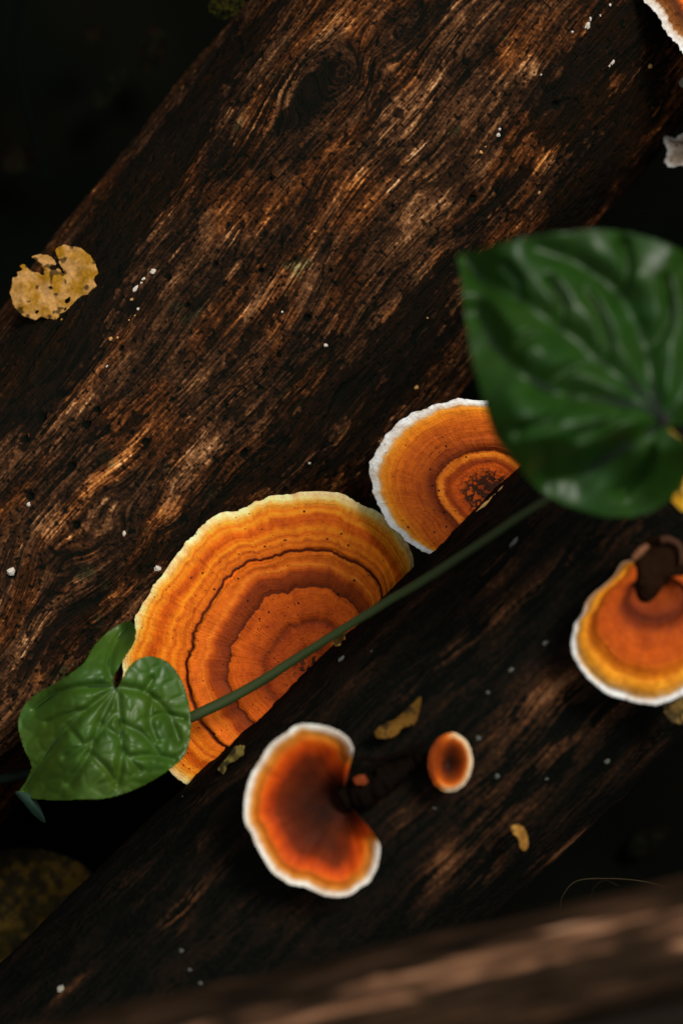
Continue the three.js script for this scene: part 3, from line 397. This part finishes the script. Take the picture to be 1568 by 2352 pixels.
// the shelf in the top right corner and the pale button below it
fungus({ label: 'orange brown fungus with white edge in the top right corner', A: [1690, -95], Rref: 205, rimLabel: 'white growing edge',
  out: [[1560, -260], [1500, -170], [1470, -70], [1468, -20], [1480, 5], [1500, 22], [1515, 42], [1522, 62], [1535, 82], [1552, 98], [1562, 115], [1580, 130], [1620, 150], [1680, 155], [1760, 140], [1840, 90], [1880, 0]],
  nf: (t) => -0.006 + 0.006 * t, thick: 12, rimW: 0.9, na: 260, nt: 60, scal: 1.6, s: 13, tw: 768, th: 256,
  relief: (t, u, x, y) => 10 * (fbm(x / 9, y / 9, 200, 3) - 0.5) * sm(0.74, 0.8, t) * sm(0.95, 0.9, t),
  cf: banded(S3([[0, 150, 60, 6], [0.5, 206, 84, 6], [0.72, 222, 92, 8], [0.755, 130, 56, 10], [0.79, 84, 40, 8], [0.87, 124, 68, 18], [0.915, 150, 92, 40], [0.94, 226, 206, 184], [1, 240, 238, 234]]), { fine: 0.12, specks: 0.99, s: 201 }) });
fungus({ label: 'small pale grey fungus at the right picture edge above the big leaf', A: [1605, 335], Rref: 60, rimLabel: 'white edge',
  out: [[1585, 290], [1560, 312], [1545, 322], [1528, 312], [1524, 325], [1532, 342], [1530, 360], [1526, 372], [1540, 384], [1568, 378], [1600, 385], [1630, 370]],
  nf: (t) => -0.036 + 0.004 * t, thick: 9, rimW: 0.85, na: 120, nt: 30, scal: 2, s: 15, tw: 384, th: 128,
  cf: banded(S3([[0, 60, 50, 40], [0.5, 120, 104, 88], [0.8, 150, 134, 118], [0.92, 190, 180, 170], [1, 205, 200, 195]]), { fib: 0.2, fine: 0.2, specks: 0.8, s: 211 }) });
fungus({ label: 'tiny pale disc at the right picture edge between corner fungus and grey fungus', A: [1575, 190], Rref: 30, out: [[1572, 174], [1562, 180], [1558, 190], [1562, 198], [1575, 202]], nf: () => -0.02, thick: 6, rimW: 0.7, na: 60, nt: 14, scal: 1, s: 17, tw: 64, th: 32, cf: () => [0.25, 0.2, 0.16, 0.5] });

// ---------------------------------------------------------------- leaves
function inPoly(x, y, p) { let c = false; for (let i = 0, j = p.length - 1; i < p.length; j = i++) { const [xi, yi] = p[i], [xj, yj] = p[j]; if (yi > y !== yj > y && x < (xj - xi) * (y - yi) / (yj - yi) + xi) c = !c; } return c; }
function nearest(x, y, p) { let m = 1e9, q = null; for (let i = 0, j = p.length - 1; i < p.length; j = i++) { const [ax, ay] = p[j], [bx, by] = p[i], dx = bx - ax, dy = by - ay, t = clamp(((x - ax) * dx + (y - ay) * dy) / (dx * dx + dy * dy || 1)), X = ax + t * dx, Y = ay + t * dy, d = (X - x) ** 2 + (Y - y) ** 2; if (d < m) { m = d; q = [X, Y]; } } return q; }
const smooth = (pts, n) => { const c = new THREE.CatmullRomCurve3(pts.map(([x, y]) => new THREE.Vector3(x, y, 0)), true, 'centripetal'), r = []; for (let i = 0; i < n; i++) { const p = c.getPoint(i / n); r.push([p.x, p.y]); } return r; };
function blade({ poly, holes = [], step, nf, cf, thick, base }) {
  const xs = poly.map((p) => p[0]), ys = poly.map((p) => p[1]), x0 = Math.min(...xs) - step, y0 = Math.min(...ys) - step, W_ = Math.ceil((Math.max(...xs) - x0) / step) + 2, H_ = Math.ceil((Math.max(...ys) - y0) / step) + 2;
  const inside = (x, y) => inPoly(x, y, poly) && !holes.some((h) => inPoly(x, y, h));
  const id = new Map(), pts = [], tri = [], edges = new Map();
  const V = (i, j) => { const k = j * W_ + i; if (!id.has(k)) { let x = x0 + i * step, y = y0 + j * step; if (!inPoly(x, y, poly)) [x, y] = nearest(x, y, poly); else for (const h of holes) if (inPoly(x, y, h)) [x, y] = nearest(x, y, h); id.set(k, pts.length); pts.push([x, y]); } return id.get(k); };
  for (let j = 0; j < H_; j++) for (let i = 0; i < W_; i++) if (inside(x0 + (i + 0.5) * step, y0 + (j + 0.5) * step)) { const a = V(i, j), b = V(i + 1, j), c = V(i, j + 1), d = V(i + 1, j + 1); tri.push(a, c, b, b, c, d); for (const [p, q] of [[a, c], [c, d], [d, b], [b, a]]) { const k = p < q ? p + '_' + q : q + '_' + p; edges.has(k) ? edges.delete(k) : edges.set(k, [p, q]); } }
  const pos = [], col = [], n = pts.length; for (const lay of [0, 1]) for (const [x, y] of pts) { const p = P(x, y, nf(x, y) - lay * thick).sub(base); pos.push(p.x, p.y, p.z); col.push(...cf(x, y, lay)); }
  const idx = tri.slice(); for (let k = 0; k < tri.length; k += 3) idx.push(tri[k] + n, tri[k + 2] + n, tri[k + 1] + n);
  for (const [p, q] of edges.values()) idx.push(q, p, p + n, q, p + n, q + n);
  return geom(pos, idx, { color: col });
}
const leafMat = (rough, spec) => { const m = new THREE.MeshPhysicalMaterial({ vertexColors: true, roughness: rough }); m.specularIntensity = spec; return m; };
const veinMat = (r, g, b) => { const m = new THREE.MeshStandardMaterial({ color: new THREE.Color(...lin(r, g, b)), roughness: 0.9 }); return m; };
function dense(pl) { return new THREE.CatmullRomCurve3(pl.map(([x, y]) => new THREE.Vector3(x, y, 0))).getPoints(24).map((p) => [p.x, p.y]); }
function heartLeaf({ sideK = 1.2, sideO = 0, dome = 0, dw = 40, cellA = 1, label, poly, veins, side, n0, step, groove, gw, bulge, cellS, rough, spec, col, veinR, s, base, vcol }) {
  const pl = smooth(poly, 220), vs = veins.map(dense), sd = side.map(dense), b = P(...base, n0(...base));
  const nf = (x, y) => { let dm = 1e9; for (const v of vs) dm = Math.min(dm, segDist(x, y, v)); let ds = 1e9; for (const v of sd) ds = Math.min(ds, segDist(x, y, v)); const [c1, c2] = cell(x / cellS + 40 + 0.5 * noise(x / cellS, y / cellS, s), y / cellS + 40, s), e = c2 - c1; const dd = Math.min(dm, ds * sideK + sideO); return n0(x, y) + S * (dome * (1 - Math.exp(-((dd / dw) ** 2))) + cellA * bulge * (sm(0, 0.5, e) - 0.5) * sm(0, gw, Math.min(dm, ds * 1.3)) - groove * Math.exp(-((dm / gw) ** 2)) - groove * 0.6 * Math.exp(-((ds / (gw * 0.7)) ** 2)) + 3 * bulge * (fbm(x / (cellS * 3), y / (cellS * 3), s + 3, 2) - 0.5)); };
  const root = thing('vine_leaf', label, 'leaf', b, undefined);
  const cf = (x, y, lay) => { const k = (0.75 + 0.5 * fbm(x / 30, y / 30, s + 5, 3)) * (lay ? 1.5 : 1), o = fbm(x / 90 + 9, y / 90, s + 6, 2); return [col[0] * k * (0.8 + 0.5 * o), col[1] * k, col[2] * k * (1.2 - 0.5 * o)]; };
  part('blade', blade({ poly: pl, step, nf, cf, thick: 0.0003, base: b }), leafMat(rough, spec), root);
  const vm = veinMat(...vcol); veins.forEach((v, i) => part('vein', tube(v.map(([x, y]) => P(x, y, nf(x, y) - 0.5 * veinR * S).sub(b)), [veinR * S, veinR * 0.35 * S], 8, 30, 0.05, 4 + i), vm, root));
  return { root, b, nf };
}
// big leaf close to the lens
heartLeaf({ label: 'big glossy heart shaped green leaf, blurred, over the right side', base: [1520, 962],
  poly: [[1535, 985], [1568, 1010], [1585, 1060], [1560, 1125], [1505, 1172], [1420, 1190], [1320, 1170], [1235, 1125], [1180, 1062], [1135, 1005], [1102, 900], [1082, 820], [1066, 720], [1058, 640], [1052, 585], [1095, 575], [1180, 550], [1290, 533], [1400, 529], [1500, 548], [1590, 590], [1680, 680], [1720, 790], [1700, 900], [1640, 965], [1580, 975]],
  veins: [[[1518, 955], [1484, 917], [1384, 837], [1284, 757], [1194, 692], [1109, 637], [1070, 600]], [[1516, 950], [1499, 907], [1484, 817], [1424, 682], [1360, 630], [1309, 600], [1230, 570]], [[1510, 958], [1474, 936], [1384, 922], [1309, 912], [1209, 867], [1144, 797], [1100, 720]], [[1518, 970], [1440, 1020], [1340, 1080], [1260, 1100]], [[1535, 955], [1590, 840], [1610, 720], [1580, 620]]],
  side: [[[1384, 837], [1395, 780], [1370, 710], [1340, 660]], [[1284, 757], [1290, 700], [1260, 640]], [[1194, 692], [1190, 650], [1160, 610]], [[1384, 837], [1320, 840], [1270, 870]], [[1284, 757], [1220, 770], [1170, 810]], [[1309, 912], [1270, 960], [1190, 990]], [[1440, 930], [1400, 970], [1330, 1000]], [[1484, 817], [1530, 740], [1530, 640]], [[1424, 682], [1440, 620], [1430, 560]], [[1500, 1000], [1480, 1070], [1430, 1130]]],
  n0: (x, y) => 0.088 - 0.000014 * (x - 1300) + 0.000016 * (Math.min(y, 960) - 800) - 0.018 * sm(950, 1190, y) - 0.012 * sm(1220, 1050, x), step: 6, groove: 10, gw: 18, bulge: 15, cellS: 30, cellA: 0, dome: 40, dw: 42, sideK: 1.9, sideO: 16, rough: 0.43, spec: 0.75, col: [0.013, 0.05, 0.003], veinR: 9, s: 301, vcol: [8, 26, 8] });  // vein colour is darkened to carry the shade of the leaf's channels
// small leaf at the left, over the largest fungus
const small = heartLeaf({ label: 'smaller puckered heart shaped green leaf over the lower left of the largest fungus', base: [266, 1576],
  poly: [[267, 1582], [282, 1557], [297, 1530], [323, 1511], [355, 1508], [392, 1525], [420, 1568], [436, 1625], [438, 1690], [424, 1736], [390, 1768], [330, 1805], [255, 1832], [165, 1838], [85, 1836], [44, 1824], [62, 1790], [72, 1760], [55, 1720], [42, 1670], [48, 1632], [75, 1600], [120, 1572], [160, 1548], [194, 1520], [214, 1486], [246, 1452], [282, 1430], [304, 1428], [313, 1445], [309, 1476], [290, 1507], [272, 1536], [260, 1562]],
  veins: [[[266, 1580], [200, 1630], [140, 1690], [90, 1760], [55, 1818]], [[268, 1582], [230, 1660], [205, 1730], [160, 1800]], [[270, 1582], [275, 1650], [280, 1730], [270, 1800]], [[270, 1578], [330, 1590], [385, 1640], [410, 1700]], [[262, 1576], [200, 1578], [130, 1595], [80, 1630]], [[262, 1568], [250, 1530], [270, 1470], [295, 1440]]],
  side: [[[262, 1640], [225, 1690], [150, 1740]], [[340, 1650], [372, 1640], [420, 1650]], [[300, 1740], [350, 1735], [400, 1745]], [[230, 1660], [270, 1690]], [[205, 1730], [240, 1760], [260, 1790]], [[275, 1660], [330, 1690], [370, 1740]], [[278, 1720], [320, 1770]], [[200, 1630], [160, 1640], [110, 1660]], [[160, 1672], [190, 1710]], [[330, 1590], [350, 1560]], [[350, 1605], [345, 1660], [360, 1700]]],
  n0: (x, y) => 0.02 - 0.016 * sm(200, 40, x) - 0.007 * sm(270, 450, x) + 0.000014 * (y - 1640) - 0.004 * sm(1740, 1840, y) - 0.01 * sm(1560, 1430, y) * sm(330, 270, x), step: 3.5, groove: 11, gw: 10, bulge: 5, cellS: 34, cellA: 0.65, dome: 10, dw: 12, rough: 0.45, spec: 0.9, col: [0.042, 0.1, 0.007], veinR: 2.2, s: 331, vcol: [22, 52, 14] });
{ const m = leafMat(0.6, 0.4), b = small.b; part('curled_tip', blade({ poly: smooth([[36, 1819], [60, 1820], [80, 1828], [92, 1850], [105, 1891], [84, 1878], [58, 1850]], 60), step: 2.5, nf: (x, y) => 0.003 + 0.00006 * (1855 - y) + 0.0012 * Math.cos((x - y + 1775) / 12), cf: (x, y) => { const k = 0.8 + 0.5 * noise((x * 0.8 + y * -0.55) / 4, 1, 7); return [0.022 * k, 0.05 * k, 0.034 * k]; }, thick: 0.0004, base: b }), m, small.root, 'grey green curled leaf tip'); }
{ const b = P(860, 1390, 0.02), t = thing('climbing_vine', 'thin green vine stem crossing the largest fungus diagonally', 'vine', b);
  const pts = [[1330, 1105, 0.055], [1255, 1147, 0.05], [1120, 1235, 0.041], [1000, 1315, 0.034], [860, 1400, 0.025], [700, 1500, 0.017], [560, 1588, 0.0125], [440, 1648, 0.0105], [300, 1715, 0.0085], [200, 1740, 0.002]].map((p) => P(...p).sub(b));
  part('stem', tube(pts, [9, 10, 10.5, 11, 11.5, 12, 13.5, 15, 13, 12].map((r) => r * S * 0.82), 16, 160, 0.1, 17), new THREE.MeshStandardMaterial({ color: new THREE.Color(...lin(48, 62, 20)), roughness: 0.6 }), t);
  part('shaded_stem', tube([[205, 1739, 0.0025], [120, 1764, -0.006], [0, 1790, -0.012], [-200, 1830, -0.03], [-520, 1900, -0.085]].map((p) => P(...p).sub(b)), [11.5, 12, 12, 11, 9].map((r) => r * S), 14, 80, 0.12, 18), beadMat(14, 26, 18), t, 'left run of the same stem, shade put into its dark colour'); }  // same stem going on; its shade is painted in as a darker colour
// petiole of the big leaf

{ const lf = scene.getObjectByName('vine_leaf'), b = lf.userData.base; part('petiole', tube([P(1522, 962, 0.0865), P(1545, 975, 0.080), P(1590, 1010, 0.06), P(1650, 1060, 0.05)].map((p) => p.sub(b)), [10 * S, 11 * S, 12 * S], 10, 30, 0.05, 19), veinMat(30, 26, 22), lf); }

// yellowed, holed leaves
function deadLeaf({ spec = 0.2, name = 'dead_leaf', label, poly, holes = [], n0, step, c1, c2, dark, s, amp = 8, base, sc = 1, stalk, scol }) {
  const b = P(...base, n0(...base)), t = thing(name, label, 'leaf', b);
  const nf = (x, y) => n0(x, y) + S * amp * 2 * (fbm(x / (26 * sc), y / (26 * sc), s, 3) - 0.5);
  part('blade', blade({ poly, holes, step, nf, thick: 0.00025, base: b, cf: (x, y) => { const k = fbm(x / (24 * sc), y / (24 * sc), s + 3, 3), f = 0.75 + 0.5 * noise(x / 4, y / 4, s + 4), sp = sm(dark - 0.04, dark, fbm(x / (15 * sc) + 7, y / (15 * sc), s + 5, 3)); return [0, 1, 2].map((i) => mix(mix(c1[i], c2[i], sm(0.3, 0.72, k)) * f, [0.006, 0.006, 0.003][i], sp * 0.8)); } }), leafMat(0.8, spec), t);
  if (stalk) part('stalk', tube(stalk.map((p) => P(...p).sub(b)), [5 * S, 4 * S], 8, 20, 0.2, s), beadMat(...(scol ?? [20, 14, 9])), t);
  return t;
}
const rag = (pts, n, s, amp) => { const r = smooth(pts, n); return r.map(([x, y], i) => [x + amp * 2 * (noise(i * 0.45, 1, s) - 0.5), y + amp * 2 * (noise(i * 0.45, 2, s) - 0.5)]); };
deadLeaf({ label: 'ragged yellow rotting leaf with holes on the left flank of the brown log', base: [120, 650], s: 401, amp: 7,
  poly: rag([[800, 252], [900, 270], [1010, 285], [1100, 350], [1170, 430], [1205, 500], [1230, 600], [1195, 650], [1180, 690], [1215, 770], [1190, 830], [1215, 890], [1195, 980], [1160, 1030], [1100, 1100], [1060, 1050], [1010, 980], [985, 1000], [1005, 1060], [980, 1130], [960, 1170], [900, 1218], [780, 1210], [680, 1190], [560, 1165], [510, 1155], [450, 1190], [380, 1165], [290, 1140], [220, 1070], [170, 1010], [145, 920], [128, 840], [150, 740], [165, 660], [215, 640], [215, 590], [280, 560], [250, 510], [310, 495], [370, 550], [420, 590], [490, 590], [545, 635], [555, 560], [500, 480], [440, 430], [400, 400], [440, 380], [530, 370], [640, 395], [690, 450], [705, 495], [650, 510], [620, 545], [670, 565], [735, 540], [775, 590], [810, 610], [790, 560], [760, 510], [735, 470], [740, 430], [705, 380], [705, 300]].map(C6), 420, 403, 1.2),
  holes: [[[850, 920], [885, 900], [870, 970], [830, 985], [815, 950]], [[640, 770], [660, 785], [640, 798], [622, 785]], [[1145, 960], [1165, 975], [1150, 1000], [1135, 980]], [[455, 1075], [490, 1070], [470, 1110], [445, 1100]], [[825, 1035], [835, 1050], [815, 1075], [805, 1060]]].map((h) => smooth(h.map(C6), 24)),
  n0: (x, y) => -0.011 - 0.00003 * (120 - x) * 0.6, step: 1.8, c1: lin(160, 112, 22), c2: lin(196, 146, 84), dark: 0.71, sc: 1.1, stalk: [[190, 695, -0.0115], [215, 718, -0.011], [240, 745, -0.009], [268, 778, -0.008]] });
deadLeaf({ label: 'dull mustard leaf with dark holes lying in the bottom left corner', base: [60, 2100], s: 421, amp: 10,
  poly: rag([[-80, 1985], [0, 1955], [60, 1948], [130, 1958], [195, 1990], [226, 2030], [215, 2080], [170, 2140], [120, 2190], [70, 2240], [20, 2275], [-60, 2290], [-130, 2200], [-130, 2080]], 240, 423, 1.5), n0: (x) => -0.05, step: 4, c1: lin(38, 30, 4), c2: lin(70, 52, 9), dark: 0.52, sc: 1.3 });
deadLeaf({ name: 'leaf_scrap', label: 'mustard leaf scrap on the black log above the small cup fungus', base: [910, 1665], s: 431, amp: 3, poly: rag([[860, 1680], [885, 1662], [915, 1645], [945, 1618], [966, 1600], [962, 1640], [950, 1665], [925, 1672], [910, 1690], [885, 1698], [866, 1694]], 80, 433, 1.2), n0: () => 0.0335, step: 3, c1: lin(86, 58, 14), c2: lin(116, 80, 28), dark: 0.72 });
deadLeaf({ name: 'leaf_scrap', label: 'small ochre curled scrap low on the black log, right of the kidney fungus', base: [1190, 1925], s: 441, amp: 4, poly: rag([[1172, 1898], [1190, 1894], [1206, 1908], [1213, 1930], [1206, 1955], [1194, 1948], [1190, 1928], [1178, 1915]], 60, 443, 1.2), n0: (x) => 0.034, step: 2.5, c1: lin(112, 70, 18), c2: lin(170, 124, 56), dark: 0.7 });
deadLeaf({ name: 'leaf_scrap', label: 'dull olive scrap below the kidney shaped fungus', base: [640, 2105], s: 451, amp: 4, poly: rag([[618, 2085], [640, 2088], [660, 2105], [678, 2118], [670, 2134], [650, 2136], [632, 2116], [618, 2105]], 60, 453, 1.5), n0: () => 0.026, step: 3, c1: lin(62, 50, 20), c2: lin(92, 72, 30), dark: 0.75 });
deadLeaf({ name: 'leaf_scrap', label: 'yellow leaf scrap showing behind the big leaf at the right edge', base: [1560, 1030], s: 461, amp: 5, poly: rag([[1505, 985], [1540, 976], [1590, 990], [1620, 1060], [1610, 1150], [1575, 1178], [1548, 1160], [1540, 1140], [1560, 1110], [1575, 1070], [1560, 1030], [1535, 1010]], 100, 463, 1.5), n0: () => 0.06, step: 4, c1: lin(190, 136, 20), c2: lin(204, 160, 60), dark: 0.7 });
deadLeaf({ name: 'leaf_scrap', label: 'pale brown scrap under the white rim of the amber shelf fungus', base: [1550, 1640], s: 471, amp: 5, poly: rag([[1522, 1622], [1550, 1600], [1600, 1605], [1620, 1640], [1590, 1665], [1555, 1662], [1535, 1652]], 70, 473, 2), n0: () => 0.036, step: 3, c1: lin(120, 92, 44), c2: lin(160, 134, 80), dark: 0.62 });
deadLeaf({ name: 'lichen_crust', label: 'olive lichen crust on the black log edge below the largest fungus', base: [535, 1735], s: 481, amp: 3, poly: rag([[500, 1768], [520, 1740], [540, 1715], [560, 1712], [562, 1728], [545, 1745], [525, 1758], [512, 1778]], 70, 483, 2), n0: (x, y) => 0.0135, step: 2.5, c1: lin(70, 58, 22), c2: lin(112, 96, 44), dark: 0.6 });
deadLeaf({ name: 'lichen_crust', label: 'golden crumb on the lower edge of the largest fungus above the stem', base: [778, 1470], s: 491, amp: 4, poly: rag([[762, 1480], [775, 1462], [795, 1452], [790, 1470], [778, 1482]], 40, 493, 3), n0: () => 0.006, step: 2, c1: lin(140, 96, 30), c2: lin(180, 136, 60), dark: 0.6 });

{ const b = P(522, 22, -0.034), g = []; 
  for (let i = 0; i < 260; i++) { const a = rnd() * 6.283, q = Math.sqrt(rnd()), x = 522 + Math.cos(a) * q * 42, y = 14 + Math.sin(a) * q * 30, l = (5 + 9 * rnd()) * S, w = (1.4 + 1.2 * rnd()) * S;
    const leaf = new THREE.ConeGeometry(w, l, 4, 1); leaf.rotateX(0.5 + rnd() * 1.6); leaf.rotateZ(rnd() * 6.283); const p = P(x, y, -0.036 + 0.004 * (1 - q) + rnd() * 0.002).sub(b); leaf.translate(p.x, p.y, p.z); g.push(leaf); }
  const t = thing('moss_tuft', 'small olive moss tuft on the upper edge of the brown log', 'moss', b), m = part('moss_leaf', mergeGeometries(g), beadMat(66, 62, 14), t); m.userData.kind = 'stuff'; }
// forest litter far below and fine rootlets
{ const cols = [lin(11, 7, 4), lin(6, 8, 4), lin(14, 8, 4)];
  [[255, 195, 60, 24, 0.9, 'narrow dim brown leaf on the dark floor, upper left'], [355, 110, 30, 60, -0.3, 'dim leaf standing on the dark floor near the log top'], [45, 365, 44, 30, 0.2, 'dim reddish leaf on the dark floor above the yellow leaf'], [1490, 1930, 60, 26, 0.6, 'dim leaf deep in the gap right of the black log'], [220, 75, 30, 18, 0.4, 'dim small leaf on the dark floor at the top']].forEach(([X, Y, rx, ry, ang, label], i) => {
    const pl = []; for (let k = 0; k < 40; k++) { const a = k / 40 * Math.PI * 2, x = rx * Math.cos(a), y = ry * Math.sin(a) * (1 - 0.3 * Math.cos(a)); pl.push([X + x * Math.cos(ang) + y * Math.sin(ang), Y - x * Math.sin(ang) + y * Math.cos(ang)]); }
    deadLeaf({ spec: 0.02, label, base: [X, Y], s: 501 + i * 10, amp: 14, poly: pl, n0: (x, y) => -0.088 - 0.00001 * (1176 - y), step: 5, c1: cols[i % 3], c2: cols[(i + 1) % 3].map((v) => v * 1.3), dark: 0.6 }); });
  const twig = (label, pts, r, col, seg = 8) => { const p = pts.map((q) => P(...q)), b = p[0].clone(), t = thing('twig', label, 'twig', b); part('twig_wood', tube(p.map((q) => q.sub(b)), r.map((x) => x * S), seg, 60, 0.15, 23), beadMat(...col, 0.04), t); };
  twig('dim twig standing on the dark floor in the top left corner', [[60, -60, -0.085], [35, 90, -0.088], [60, 230, -0.09], [110, 420, -0.092]], [10, 9, 7], [5, 9, 6]);
  twig('hair thin rootlet arching over the gap at the lower right', [[1285, 2095, 0.0], [1290, 2060, 0.004], [1320, 2025, 0.006], [1400, 2018, 0.006], [1480, 2025, 0.004], [1535, 2040, 0]], [1.6, 1.2], [58, 48, 34], 6);
  twig('second short rootlet under the arching one at the lower right', [[1355, 2075, 0.0], [1362, 2040, 0.004], [1385, 2022, 0.005], [1420, 2035, 0.003]], [1.2, 0.8], [40, 33, 23], 6);
  twig('dark stick with grey upper edge in the bottom right corner', [[1000, 2440, 0.05], [1240, 2378, 0.05], [1568, 2328, 0.05], [1900, 2290, 0.03]], [34, 34, 30], [52, 44, 36], 20);
}

const renderer = new THREE.WebGLRenderer({ antialias: true });
renderer.toneMapping = THREE.LinearToneMapping;
renderer.toneMappingExposure = EXPOSURE;
renderer.shadowMap.enabled = true;
scene.traverse((o) => { if (o.userData.base) delete o.userData.base; });
renderer.render(scene, camera);
